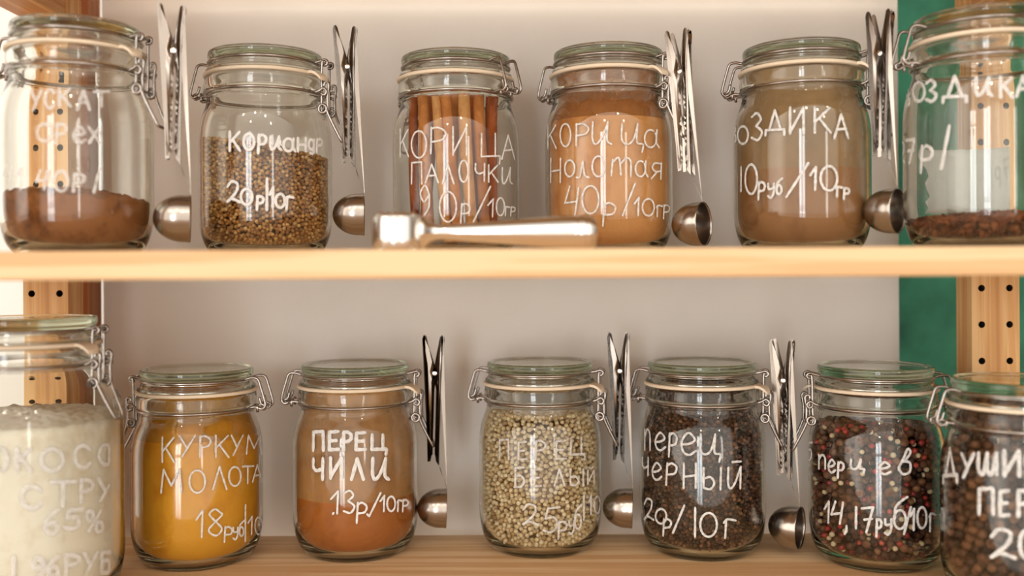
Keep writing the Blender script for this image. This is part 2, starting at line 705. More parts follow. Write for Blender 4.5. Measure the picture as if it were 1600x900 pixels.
def jar_meshes(kind):
    dz = DZ if kind == 'tall' else 0.0
    out = tall(OUT1) if kind == 'tall' else OUT1
    inn = tall(IN1) if kind == 'tall' else IN1
    R = {}
    R['out'] = mmp(smooth_prof(out))
    R['in'] = mmp(smooth_prof(inn))
    R['glass_body'] = MB().lathe(R['out'] + R['in'], 96).mesh('glass_body', M['glass'])
    R['lid'] = MB().lathe([(r * mm, (z + dz) * mm) for r, z in smooth_prof(LID1)], 96).mesh('lid', M['lid'])
    b = MB()
    sp = [(45.4, 143.5), (50.1, 143.5), (50.9, 144.1), (51.1, 145), (50.9, 145.9), (50.1, 146.4), (45.4, 146.4), (45.4, 143.5)]
    b.lathe([(r * mm, (z + dz) * mm) for r, z in sp], 96)
    # pull tab of the seal, drooping on the latch side
    tab = crom([(50.4, 0, 145), (54, 0, 144.6), (57.5, 0, 142.6), (60, 0, 139.5)], 4)
    tv, tf = [], []
    for i, p in enumerate(tab):
        w = 8.5 - 3.5 * (i / (len(tab) - 1)) ** 2
        for y, t in ((-w, -1.1), (w, -1.1), (w, 1.1), (-w, 1.1)):
            ca, sa = math.cos(math.radians(-15)), math.sin(math.radians(-15))
            tv.append(((p.x * ca - y * sa) * mm, (p.x * sa + y * ca) * mm, (p.z + t + dz) * mm))
    for i in range(len(tab) - 1):
        for k in range(4):
            q = (k + 1) % 4
            tf.append((i * 4 + k, i * 4 + q, i * 4 + 4 + q, i * 4 + 4 + k))
    tf += [(3, 2, 1, 0), tuple((len(tab) - 1) * 4 + k for k in range(4))]
    b.add(tv, tf)
    R['rubber_seal'] = b.mesh('rubber_seal', M['rubber'], True, 50)
    # wire round the lid with the hinge bow on -X and eyes on +X
    b = MB()
    b.tube(ring(46.7 * mm, (155 + dz) * mm), WR, 8, True)
    for s in (-1, 1):
        b.tube(mm_path([(-45.6, 10 * s, 155 + dz), (-52, 10 * s, 156.6 + dz), (-57, 10 * s, 155.5 + dz), (-59.5, 10 * s, 149 + dz), (-63, 10 * s, 137 + dz),
                        (-63.4, 10 * s, 132.5 + dz), (-60.8, 10 * s, 130 + dz), (-57.5, 10 * s, 131 + dz)]), WR)
        b.tube(mm_path([(46, 6.5 * s, 155 + dz), (51, 6.5 * s, 156 + dz), (55, 6.5 * s, 157 + dz), (57.4, 6.5 * s, 155.5 + dz), (56.4, 6.5 * s, 152.8 + dz), (53, 6.5 * s, 153 + dz)]), WR)
    b.tube([(-60.6 * mm, y * mm, (131.2 + dz) * mm) for y in (-10, -4, 4, 10)], WR)
    b.tube([(55.6 * mm, y * mm, (155 + dz) * mm) for y in (-9.5, -3, 3, 9.5)], WR)
    R['lid_wire'] = b.mesh('lid_wire', M['wire'])
    b = MB()
    b.tube(ring(49.2 * mm, (130.2 + dz) * mm), WR, 8, True)
    for s in (-1, 1):
        b.tube(mm_path([(-48.6, 6.5 * s, 130.4 + dz), (-54, 6.5 * s, 131.2 + dz), (-61, 6.5 * s, 129.2 + dz), (-62.2, 6.5 * s, 132.4 + dz), (-59, 6.5 * s, 134 + dz), (-57.2, 6.5 * s, 139.5 + dz)]), WR)
        b.tube([(-55.6 * mm, 6.5 * s * mm, (z + dz) * mm) for z in (126.8, 130, 134)], WR)
        b.tube(mm_path([(48.6, 11 * s, 130.4 + dz), (52, 11 * s, 131.5 + dz), (55.5, 11 * s, 133.5 + dz), (58.2, 11 * s, 131 + dz), (56.5, 11 * s, 128 + dz), (53.4, 11 * s, 129.4 + dz)]), WR)
    R['neck_wire'] = b.mesh('neck_wire', M['wire'])
    # latch: hanging links and the lever
    b = MB()
    for s in (-1, 1):
        y = 8.6 * s
        b.tube(mm_path([(54.2, y, 156.2 + dz), (53.4, y, 150 + dz), (53.2, y, 128 + dz), (52.8, y, 118 + dz), (54.0, y, 114.6 + dz), (56.4, y, 114.2 + dz), (58.2, y, 117 + dz),
                        (58.2, y, 128 + dz), (59.4, y, 136 + dz), (58, y, 138.6 + dz), (55.8, y, 138 + dz), (55.4, y, 135.4 + dz)], 5), WR)
        c = [(54.6 + 3.4 * math.cos(a), y * 1.22, 117.2 + dz + 3.4 * math.sin(a)) for a in np.linspace(0, 2 * math.pi, 17)[:-1]]
        b.tube([(p[0] * mm, p[1] * mm, p[2] * mm) for p in c], WR, 8, True)
    b.tube(mm_path([(57.2, -10.4, 119 + dz), (60, -9.6, 111 + dz), (68.4, -7, 93.5 + dz), (69.6, -4, 91 + dz), (69.6, 4, 91 + dz), (68.4, 7, 93.5 + dz), (60, 9.6, 111 + dz), (57.2, 10.4, 119 + dz)], 6), WR)
    b.tube([(54.6 * mm, y * mm, (117.2 + dz) * mm) for y in (-10.5, 0, 10.5)], WR)
    R['latch'] = b.mesh('latch', M['wire'])
    R['H'] = (164.0 + dz) * mm
    return R


JM = {'std': jar_meshes('std'), 'tall': jar_meshes('tall')}


class Jar:
    pass


def make_jar(cx, cyp, depth, shelf, lid_y, latch_deg, sr, label, kind='std', zs=None):
    """cx, cyp: picture position of the body's middle; lid_y: picture height of the lid's upper outline"""
    R = JM[kind]
    j = Jar()
    j.R = R
    p = at(cx, cyp, depth)
    j.x, j.y, j.z = p.x, depth, shelf
    v0 = ray(cx, lid_y).z
    rl = 0.0455 * sr
    ztop = v0 * (depth - rl if shelf > 0 else depth + rl)
    j.sr = sr
    j.sz = (ztop - shelf) / R['H'] if zs is None else zs
    j.rot = math.radians(latch_deg)
    r = empty('clip_top_jar', (j.x, j.y, j.z))
    r.rotation_euler = (0, 0, j.rot)
    r.scale = (sr, sr, j.sz)
    j.root = r
    j.M = Matrix.Translation((j.x, j.y, j.z)) @ Matrix.Rotation(j.rot, 4, 'Z') @ Matrix.Diagonal((sr, sr, j.sz, 1))
    j.MI = j.M.inverted()
    for part in ('glass_body', 'lid', 'rubber_seal', 'lid_wire', 'neck_wire', 'latch'):
        link(part, R[part], r)
    tag(r, label, 'jar', 'glass clip-top spice jars')
    return j


def surf_hit(j, x, y, inner=False):
    """where the line of sight through a picture point meets the jar's front"""
    d = ray(x, y)
    prof = j.R['out'] if not inner else list(reversed(j.R['in']))
    a = d.x * d.x + d.y * d.y
    rr = 0.055 * j.sr
    t = None
    for _ in range(7):
        b = -2 * (d.x * j.x + d.y * j.y)
        c = j.x ** 2 + j.y ** 2 - rr * rr
        disc = b * b - 4 * a * c
        if disc < 0:
            return None
        t = (-b - math.sqrt(disc)) / (2 * a)
        zl = (d.z * t - j.z) / j.sz
        rr = interp(prof, zl) * j.sr
    return d * t


# ------------------------------------------------------------------ lettering: strokes in a unit box, y down
def ell(cx, cy, rx, ry, a0=0, a1=360, n=14):
    return [(cx + rx * math.cos(math.radians(a0 + (a1 - a0) * i / n)), cy + ry * math.sin(math.radians(a0 + (a1 - a0) * i / n))) for i in range(n + 1)]


S = 's'     # straight-cornered stroke marker
G = {
    'К': [[(.05, 0), (.05, 1)], [(.9, .02), (.1, .55)], [(.3, .42), (.95, 1)]],
    'О': [ell(.5, .5, .48, .5, -100, 265)],
    'Р': [[(.08, 0), (.05, 1)], [(.05, .06), (.45, 0), (.9, .18), (.75, .45), (.1, .56)]],
    'И': [[(.05, 0), (.05, 1)], [(.05, .95), (.85, .05)], [(.88, 0), (.9, 1)]],
    'и': [[(.05, 0), (.03, .75), (.2, 1), (.5, .72), (.82, .05)], [(.82, 0), (.78, .8), (1, 1)]],
    'А': [[(0, 1), (.48, 0)], [(.48, 0), (.98, 1)], [(.16, .64), (.82, .6)]],
    'а': [ell(.42, .55, .4, .44, -40, 300), [(.85, .12), (.8, .7), (1, 1)]],
    'Н': [[(.05, 0), (.05, 1)], [(.9, 0), (.9, 1)], [(.05, .52), (.9, .48)]],
    'Д': [[(.2, .78), (.5, 0)], [(.5, 0), (.82, .78)], [(0, 1), (.02, .8)], [(.02, .8), (1, .76)], [(1, .76), (1, .98)]],
    'д': [ell(.42, .45, .4, .42, -40, 300), [(.84, .05), (.8, .9), (.6, 1.25), (.2, 1.2)]],
    'Ц': [[(.05, 0), (.03, .95)], [(.03, .95), (.85, .92)], [(.8, 0), (.8, .95)], [(.85, .92), (1.05, .95), (1.02, 1.25)]],
    'ц': [[(.05, 0), (.03, .7), (.25, .95), (.55, .75), (.75, .05)], [(.75, 0), (.72, .85), (1, .95), (.95, 1.3)]],
    'П': [[(.03, 1), (.06, .03)], [(.06, .03), (.9, 0)], [(.9, 0), (.92, 1)]],
    'п': [[(.05, 0), (.05, 1)], [(.05, .4), (.4, .02), (.85, .2), (.9, 1)]],
    'Л': [[(0, 1), (.45, 0)], [(.45, 0), (.95, 1)]],
    'л': [[(0, .95), (.25, .9), (.5, .05)], [(.5, .05), (.65, .8), (1, .95)]],
    'С': [ell(.55, .5, .5, .5, -40, -320)],
    'Ч': [[(.05, 0), (.05, .4), (.35, .58), (.85, .48)], [(.88, 0), (.85, 1)]],
    'М': [[(0, 1), (.12, 0)], [(.12, 0), (.5, .7)], [(.5, .7), (.9, 0)], [(.9, 0), (1, 1)]],
    'м': [[(0, 1), (.12, .1), (.4, .15), (.45, .95)], [(.45, .6), (.6, .05), (.9, .15), (1, 1)]],
    'Т': [[(0, .02), (1, 0)], [(.5, 0), (.48, 1)]],
    'я': [[(.85, 0), (.8, 1)], [(.85, .05), (.3, .02), (.1, .3), (.4, .55), (.82, .5)], [(.5, .55), (0, 1)]],
    'З': [[(.08, .12), (.5, -.02), (.85, .2), (.45, .47)], [(.45, .47), (.95, .7), (.6, 1), (.05, .92)]],
    'Е': [[(.9, 0), (.08, .04)], [(.08, .04), (.05, .97)], [(.05, .97), (.95, .95)], [(.06, .5), (.75, .48)]],
    'е': [[(.1, .55), (.6, .5), (.88, .32), (.5, .03), (.12, .4), (.2, .85), (.55, 1), (.95, .82)]],
    'Б': [[(.85, 0), (.08, .03)], [(.08, .03), (.06, .98)], [(.06, .45), (.6, .42), (.9, .7), (.6, .97), (.06, .98)]],
    'б': [ell(.45, .72, .4, .3, -90, 270), [(.1, .7), (.15, .35), (.5, .15), (.95, 0)]],
    'Ы': [[(.05, 0), (.05, .95)], [(.05, .5), (.4, .45), (.62, .72), (.4, .97), (.05, .95)], [(.95, 0), (.95, 1)]],
    'Й': [[(.05, .1), (.05, 1)], [(.05, .95), (.85, .12)], [(.88, .1), (.9, 1)], [(.25, -.12), (.5, -.03), (.75, -.14)]],
    'й': [[(.05, .15), (.03, .8), (.2, 1), (.5, .75), (.82, .15)], [(.85, .12), (.82, 1)], [(.3, -.08), (.85, -.1)]],
    'В': [[(.05, 0), (.05, 1)], [(.05, .02), (.7, .05), (.75, .35), (.1, .47)], [(.1, .47), (.8, .55), (.85, .9), (.05, .98)]],
    'в': [[(.1, .75), (.45, .35), (.7, .02), (.9, .15), (.55, .45), (.35, .5)], [(.35, .5), (.85, .55), (.85, .9), (.4, 1), (.1, .8)]],
    'Г': [[(.08, 1), (.08, .03)], [(.08, .03), (.95, 0)]],
    'г': [[(.12, 1), (.2, .1)], [(.02, .22), (.3, .04), (.95, .1)]],
    'Х': [[(0, 0), (1, 1)], [(.95, 0), (.05, 1)]],
    'У': [[(.05, 0), (.5, .58)], [(.98, 0), (.2, 1)]],
    'у': [[(.05, 0), (.15, .5), (.75, .45)], [(.85, 0), (.8, .9), (.45, 1.35), (.05, 1.2)]],
    'р': [[(.15, 0), (.05, 1.7)], [(.12, .2), (.5, 0), (.92, .3), (.75, .8), (.15, .9)]],
    'Ш': [[(.03, 0), (.03, .75), (.25, 1), (.48, .1)], [(.48, 0), (.48, .8), (.7, 1), (.95, .1)], [(.95, 0), (.97, 1)]],
    'ы': [[(.05, 0), (.05, .9)], [(.05, .5), (.4, .42), (.6, .7), (.4, .98), (.05, .92)], [(.95, 0), (.92, 1)]],
    'н': [[(.05, 0), (.03, 1)], [(.9, 0), (.88, 1)], [(.05, .55), (.9, .48)]],
    'т': [[(.05, .95), (.12, .1)], [(.12, .25), (.4, 0), (.5, .9)], [(.5, .3), (.75, 0), (.95, .2), (.95, .98)]],
    '0': [ell(.5, .5, .47, .5, -110, 255)],
    '1': [[(.05, .35), (.75, 0)], [(.75, 0), (.65, 1)]],
    '|': [[(.5, 0), (.45, 1)]],
    '2': [[(.05, .25), (.35, 0), (.8, .12), (.7, .5), (.05, .95)], [(.05, .95), (.4, .82), (1, .98)]],
    '3': [[(.08, .1), (.55, 0), (.85, .22), (.4, .46)], [(.4, .46), (.95, .7), (.6, 1), (.02, .92)]],
    '4': [[(.35, 0), (.02, .58)], [(.02, .58), (.85, .52)], [(.95, .05), (.7, 1)]],
    '5': [[(1, 0), (.3, .05)], [(.3, .05), (.15, .45)], [(.15, .45), (.7, .42), (.85, .75), (.5, 1), (.02, .92)]],
    '6': [[(.85, 0), (.3, .3), (.05, .7), (.45, 1), (.9, .75), (.55, .5), (.1, .68)]],
    '7': [[(.05, .05), (.95, 0)], [(.95, 0), (.4, 1)], [(.25, .5), (.85, .46)]],
    '8': [[(.75, .12), (.45, 0), (.15, .2), (.5, .47), (.85, .75), (.5, 1), (.1, .8), (.45, .5), (.85, .22), (.75, .12)]],
    '9': [[(.85, .3), (.5, 0), (.1, .25), (.4, .52), (.85, .3)], [(.85, .3), (.8, .7), (.35, 1)]],
    '/': [[(1, 0), (0, 1)]],
    '%': [ell(.22, .25, .2, .22, 0, 360, 8), ell(.78, .75, .2, .22, 0, 360, 8), [(.85, .05), (.15, .95)]],
    ',': [[(.6, 0), (.5, .6), (.1, 1)]],
    '.': [[(.2, .2), (.6, .6)]],
}


def handwriting(j, origin, scale, items, width, paint='worn'):
    """items: (glyph, x0, x1, y0, y1[, width]) in an enlarged crop of the picture with the given origin and scale"""
    b = MB()
    for it in items:
        g, x0, x1, y0, y1 = it[:5]
        w = (it[5] if len(it) > 5 else width) * mm
        if abs(x1 - x0) < 1:
            x1 = x0 + 1
        for stroke in G[g]:
            pts = crom([(p[0], p[1], 0) for p in stroke], 5 if len(stroke) > 2 else 6)
            P, N = [], []
            for q in pts:
                px = origin[0] + (x0 + (x1 - x0) * q.x) / scale
                py = origin[1] + (y0 + (y1 - y0) * q.y) / scale
                h = surf_hit(j, px, py)
                if h is None:
                    continue
                n = Vector((h.x - j.x, h.y - j.y, 0)).normalized()
                P.append(h)
                N.append(n)
            if len(P) < 2:
                continue
            verts, faces = [], []
            n_ = len(P)
            # rounded ends: two extra narrow stations
            T0 = (P[0] - P[1]).normalized()
            T1 = (P[-1] - P[-2]).normalized()
            P = [P[0] + T0 * w * 0.45] + P + [P[-1] + T1 * w * 0.45]
            N = [N[0]] + N + [N[-1]]
            ws = [w * 0.45] + [w * (1 + 0.12 * math.sin(i * 1.7 + x0)) for i in range(n_)] + [w * 0.45]
            for i in range(len(P)):
                t = (P[min(i + 1, len(P) - 1)] - P[max(i - 1, 0)]).normalized()
                sd = t.cross(N[i]).normalized() * ws[i] / 2
                lo = N[i] * 0.00012
                hi = N[i] * 0.00040
                for q in (P[i] - sd + lo, P[i] + sd + lo, P[i] + sd * 0.75 + hi, P[i] - sd * 0.75 + hi):
                    verts.append(j.MI @ q)
            for i in range(len(P) - 1):
                for k in range(4):
                    q = (k + 1) % 4
                    faces.append((i * 4 + k, i * 4 + q, i * 4 + 4 + q, i * 4 + 4 + k))
            faces += [(3, 2, 1, 0), tuple((len(P) - 1) * 4 + k for k in range(4))]
            b.add(verts, faces)
    o = b.build('handwriting', M[paint], j.root, smooth=True, angle=40)
    tag(o, 'white handwritten marker lettering')
    return o


# ------------------------------------------------------------------ contents
def inner_prof(j, gap):
    """inner wall in world metres above the shelf, bottom to top"""
    return [((r * j.sr - gap) if r > 0 else 0.0, z * j.sz) for r, z in reversed(j.R['in'])]


def level_of(j, y):
    """height above the shelf of a picture row seen on the jar's inner front wall"""
    h = surf_hit(j, PX + (j.x / j.y) * F, y, True)
    return h.z - j.z


def contents_loc(j):
    return (j.x, j.y, j.z)


def powder(j, name, mat, y_mid, tilt, heap, label, cat, group=None, rough=0.0015, film=None, ztop=None, gap=0.0006, freq=160.0):
    """tilt: rise per metre along x; heap: extra height in the middle"""
    prof = inner_prof(j, gap)
    z0 = level_of(j, y_mid)
    zmin = prof[0][1] + gap
    segs = 96
    b = MB()
    wall = [p for p in prof if p[0] > 0]
    rows = []
    verts = []
    zlow = wall[0][1]

    def top(x, y, r):
        rr = r / 0.052
        z = z0 + tilt * x + heap * max(0, 1 - rr * rr)
        z += rough * (math.sin(x * freq * 1.7 + y * freq + 1.3) * math.cos(y * freq * 1.3 - x * freq * .6) + .6 * math.sin(x * freq * 3.3 - y * freq * 2.1) + .35 * math.sin(x * freq * 7.7 + y * freq * 5.9))
        return z
    nz = 36
    # bottom centre, wall rows up to the uneven top edge, then the top surface
    verts.append((0, 0, zmin))
    rows.append([0])
    for k in range(nz + 1):
        t = k / nz
        row = []
        for i in range(segs):
            a = 2 * math.pi * i / segs
            zt = top(0.052 * math.cos(a), 0.052 * math.sin(a), 0.052)
            z = zlow + 0.0004 + (zt - zlow) * (t ** 1.25)
            r = interp(prof[1:], z)
            row.append(len(verts))
            verts.append((r * math.cos(a), r * math.sin(a), z))
        rows.append(row)
    last = [verts[i] for i in rows[-1]]
    for k in range(1, 14):
        s = 1 - k / 14
        row = []
        for i in range(segs):
            x, y = last[i][0] * s, last[i][1] * s
            row.append(len(verts))
            verts.append((x, y, top(x, y, math.hypot(x, y))))
        rows.append(row)
    verts.append((0, 0, top(0, 0, 0)))
    rows.append([len(verts) - 1])
    faces = []
    for A, B in zip(rows, rows[1:]):
        for i in range(segs):
            q = (i + 1) % segs
            if len(A) == 1:
                faces.append((A[0], B[i], B[q]))
            elif len(B) == 1:
                faces.append((A[i], A[q], B[0]))
            else:
                faces.append((A[i], A[q], B[q], B[i]))
    b.add(verts, faces)
    o = b.build(name, M[mat])
    o.location = contents_loc(j)
    tag(o, label, cat, group, 'stuff')
    if film:
        fb = MB()
        zt = 0.142 * j.sz
        fp = []
        for k in range(25):
            z = (z0 - 0.012) + (zt - z0 + 0.012) * k / 24
            fp.append((interp(prof[1:], z) + gap * 0.55, z))
        fb.lathe(fp, 72)
        fo = fb.build('dust_film', M[film], o)
        tag(fo, 'thin film of dust on the glass')
    return o


def ico(sub):
    bm = bmesh.new()
    bmesh.ops.create_icosphere(bm, subdivisions=sub, radius=1.0)
    v = np.array([p.co[:] for p in bm.verts])
    f = np.array([[q.index for q in p.verts] for p in bm.faces])
    bm.free()
    return v, f


ICO = {1: ico(1), 2: ico(2)}


def seeds(j, name, mats, rad, y_mid, tilt, label, cat, core, sub=1, squash=0.08, jitter=0.13, vary=0.10, heap=0.0, kinds=None, stretch=None, group=None, layers=2, pack=0.90):
    """grains packed against the glass and over the top; kinds: (probability, radius, material index) list for a mixture"""
    z0 = level_of(j, y_mid)
    base = inner_prof(j, 0.0)
    d = rad * 2
    pts = []

    def lev(x, y):
        r = math.hypot(x, y)
        return z0 + tilt * x + heap * max(0, 1 - (r / 0.05) ** 2)
    for layer in range(layers):
        inset = rad * 1.06 + 0.0003 + layer * d * 0.80
        # walk along the inner profile from bottom centre to the level
        path = [(max(0.0, r - inset * 0.9) if r > 0 else 0.0, z + (inset * 1.0 if z < 0.012 else 0)) for r, z in base]
        dn = []
        for a, b_ in zip(path, path[1:]):
            L = math.hypot(b_[0] - a[0], b_[1] - a[1])
            k = max(1, int(L / (rad * 0.25)))
            for i in range(k):
                t = i / k
                dn.append((a[0] + (b_[0] - a[0]) * t, a[1] + (b_[1] - a[1]) * t))
        seg = np.array(dn)
        wgt = np.maximum(seg[:, 0], 1e-4)
        wgt[seg[:, 1] > z0 + abs(tilt) * 0.055 + heap] = 0
        cdf = np.cumsum(wgt) / wgt.sum()
        area = 2 * math.pi * wgt.sum() * rad * 0.25
        dmin = d * pack
        cell = dmin
        grid = {}
        fails = 0
        for _ in range(int(9 * area / (d * d))):
            p = seg[int(np.searchsorted(cdf, rng.random()))]
            a = rng.random() * 2 * math.pi
            r = p[0] - rng.random() * rad * 0.30
            x, y, z = r * math.cos(a), r * math.sin(a), p[1] + rng.uniform(-1, 1) * rad * 0.13
            if z > lev(x, y) - rad * 0.2:
                continue
            key = (int(x // cell), int(y // cell), int(z // cell))
            ok = True
            for ix in (-1, 0, 1):
                for iy in (-1, 0, 1):
                    for iz in (-1, 0, 1):
                        for q in grid.get((key[0] + ix, key[1] + iy, key[2] + iz), ()):
                            if (q[0] - x) ** 2 + (q[1] - y) ** 2 + (q[2] - z) ** 2 < dmin * dmin:
                                ok = False
                                break
                        if not ok:
                            break
                    if not ok:
                        break
                if not ok:
                    break
            if ok:
                grid.setdefault(key, []).append((x, y, z))
                pts.append((x, y, z))
    rt = interp(base[1:], z0) - rad * 1.2
    k = int(rt / (d * 0.93)) + 2
    for a in range(-k, k + 1):
        for b_ in range(-k, k + 1):
            x = (a + 0.5 * (b_ % 2) + rng.uniform(-.3, .3)) * d * 0.97
            y = (b_ * 0.866 + rng.uniform(-.3, .3)) * d * 0.97
            if math.hypot(x, y) < rt:
                pts.append((x, y, lev(x, y) - rad * 0.5 + rng.uniform(-.45, .45) * d * 0.6))
    pts = np.array(pts)
    n = len(pts)
    bv, bf = ICO[sub]
    nv, nf = len(bv), len(bf)
    midx = np.zeros(n, int)
    rads = rad * rng.uniform(1 - vary, 1 + vary, n)
    if kinds:
        pr = np.array([q[0] for q in kinds])
        ch = rng.choice(len(kinds), n, p=pr / pr.sum())
        rads = np.array([kinds[c][1] for c in ch]) * rng.uniform(1 - vary, 1 + vary, n)
        midx = np.array([kinds[c][2] for c in ch])
    # random orientation and squash
    q = rng.normal(size=(n, 4))
    q /= np.linalg.norm(q, axis=1)[:, None]
    w, x, y, z = q.T
    Rm = np.stack([1 - 2 * (y * y + z * z), 2 * (x * y - w * z), 2 * (x * z + w * y), 2 * (x * y + w * z), 1 - 2 * (x * x + z * z), 2 * (y * z - w * x),
                   2 * (x * z - w * y), 2 * (y * z + w * x), 1 - 2 * (x * x + y * y)], 1).reshape(n, 3, 3)
    sc = np.ones((n, 3))
    sc[:, 2] = 1 - rng.uniform(0, squash, n)
    if stretch:
        sc[:, 0] = stretch
    V = bv[None] * (sc * rads[:, None])[:, None, :]
    V = np.einsum('nij,nkj->nki', Rm, V) + pts[:, None, :]
    Fc = (bf[None] + (np.arange(n) * nv)[:, None, None]).reshape(-1, 3)
    V = V.reshape(-1, 3)
    # core closes the packing; its darker colour paints shade between the grains
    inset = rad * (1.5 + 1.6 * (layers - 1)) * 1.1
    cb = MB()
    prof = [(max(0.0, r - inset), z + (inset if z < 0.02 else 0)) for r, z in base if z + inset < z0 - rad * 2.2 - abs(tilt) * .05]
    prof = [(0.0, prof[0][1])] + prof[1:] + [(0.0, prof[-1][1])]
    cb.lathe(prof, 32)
    cvn = len(V)
    allv = np.concatenate([V, np.array(cb.v)])
    me = bpy.data.meshes.new(name)
    me.from_pydata(allv.tolist(), [], Fc.tolist() + [tuple(i + cvn for i in f) for f in cb.f])
    for m in mats:
        me.materials.append(M[m])
    me.materials.append(M[core])
    mi = np.concatenate([np.repeat(midx, nf), np.full(len(cb.f), len(mats))])
    me.polygons.foreach_set('material_index', mi.astype(int))
    me.polygons.foreach_set('use_smooth', [True] * len(me.polygons))
    me.update()
    o = link(name, me)
    o.location = contents_loc(j)
    tag(o, label, cat, group, 'stuff')
    return o


# materials of the contents
M['nutmeg'] = powder_mat('ground_nutmeg', lin((100, 56, 28)), lin((164, 106, 60)), 110, 0.8)
M['cinnamon_powder'] = powder_mat('ground_cinnamon', lin((190, 116, 58)), lin((216, 154, 92)), 50, 0.4)
M['clove_powder'] = powder_mat('ground_clove', lin((130, 87, 51)), lin((157, 112, 71)), 45, 0.35)
M['clove_film'] = film_mat('clove_dust', lin((172, 138, 96)), 0.55, 0.9)
M['turmeric'] = powder_mat('turmeric_powder', lin((208, 126, 16)), lin((236, 168, 44)), 38, 0.35)
M['turmeric_film'] = film_mat('turmeric_dust', lin((216, 160, 60)), 0.1, 0.75, 40)
M['chili'] = powder_mat('chili_powder', lin((148, 76, 28)), lin((180, 106, 46)), 36, 0.4)
M['chili_film'] = film_mat('chili_dust', lin((214, 160, 102)), 0.40, 0.85, 38)
M['cinnamon_film'] = film_mat('cinnamon_dust', lin((176, 112, 62)), 0.35, 0.85, 40)
M['coconut'] = powder_mat('coconut_flakes', lin((236, 220, 190)), lin((255, 247, 230)), 120, 0.25)
M['coriander'] = seed_mat('coriander_seed', [(0, lin((150, 98, 46))), (.4, lin((194, 136, 70))), (.75, lin((216, 164, 96))), (1, lin((236, 194, 128)))])
M['white_pepper'] = seed_mat('white_peppercorn', [(0, lin((176, 140, 92))), (.1, lin((212, 184, 138))), (.5, lin((232, 210, 168))), (1, lin((244, 228, 192)))])
M['black_pepper'] = seed_mat('black_peppercorn', [(0, lin((40, 26, 20))), (.45, lin((78, 50, 36))), (.8, lin((112, 74, 50))), (1, lin((156, 110, 76)))], 0.6, 0.3, 0.8, 700)
M['allspice'] = seed_mat('allspice_berry', [(0, lin((66, 40, 28))), (.5, lin((104, 66, 44))), (1, lin((140, 94, 62)))], 0.6, 0.3, 0.5, 600)
M['pink_pepper'] = seed_mat('pink_peppercorn', [(0, lin((120, 26, 24))), (.5, lin((176, 46, 40))), (1, lin((206, 84, 66)))], 0.4, 0.5, 0.2)
M['clove'] = seed_mat('clove_bud', [(0, lin((70, 36, 22))), (.5, lin((118, 62, 36))), (1, lin((156, 92, 54)))], 0.7, 0.2, 0.6, 500)
M['brown_core'] = plain_mat('brown_gap_shade', lin((92, 58, 30)), 0.9, 0, 0.1)  # core colours: painted shade in the gaps between grains
M['dark_core'] = plain_mat('dark_gap_shade', lin((38, 24, 18)), 0.9, 0, 0.1)
M['tan_core'] = plain_mat('tan_gap_shade', lin((150, 116, 74)), 0.9, 0, 0.1)
M['bark'] = powder_mat('cinnamon_bark', lin((150, 82, 40)), lin((206, 134, 74)), 60, 0.5)
M['bark_pale'] = powder_mat('pale_cinnamon_bark', lin((178, 112, 60)), lin((222, 164, 104)), 60, 0.5)
M['bark_red'] = powder_mat('red_cinnamon_bark', lin((128, 58, 26)), lin((176, 92, 46)), 60, 0.5)

# ------------------------------------------------------------------ the thirteen jars
# upper row
J = {}
J['nutmeg'] = make_jar(122, 250, 0.730, ZS, 20, -8, 0.985, 'big clear jar a third full of rust-brown ground nutmeg, first on the upper shelf')
J['coriander'] = make_jar(416, 260, 0.803, ZS, 67, -10, 0.985, 'clear jar of round golden-brown coriander seeds')
J['sticks'] = make_jar(713, 260, 0.824, ZS, 73, 142, 0.985, 'clear jar holding whole cinnamon sticks, behind the metal mallet')
J['cinnamon'] = make_jar(951, 260, 0.821, ZS, 64, -30, 0.985, 'jar full of orange-tan ground cinnamon, beside the cinnamon stick jar')
J['clove_powder'] = make_jar(1252, 260, 0.787, ZS, 57, -26, 0.985, 'dusty jar of greyish-brown ground clove against the white board')
J['cloves'] = make_jar(1531, 250, 0.727, ZS, 3, 2, 0.985, 'nearly empty clear jar with whole cloves in front of green wall')
# lower row
J['coconut'] = make_jar(47, 700, 0.722, ZL, 491, -4, 1.0, 'tall wide jar of white coconut flakes, larger than all others', 'tall')
J['turmeric'] = make_jar(309, 740, 0.826, ZL, 567, 176, 0.99, 'jar full of bright yellow-orange turmeric powder')
J['chili'] = make_jar(556, 730, 0.848, ZL, 560, 0, 0.99, 'jar half full of red-orange chili powder')
J['white_pepper'] = make_jar(844, 730, 0.857, ZL, 557, -9, 0.99, 'jar full of pale cream white peppercorns')
J['black_pepper'] = make_jar(1097, 730, 0.846, ZL, 557, -16, 0.99, 'jar full of small dark brown black peppercorns')
J['mix'] = make_jar(1368, 740, 0.812, ZL, 562, 172, 0.99, 'jar of mixed red, cream and brown peppercorns')
J['allspice'] = make_jar(1592, 740, 0.715, ZL, 581, -4, 0.985, 'jar of big brown allspice berries in front of the right upright')

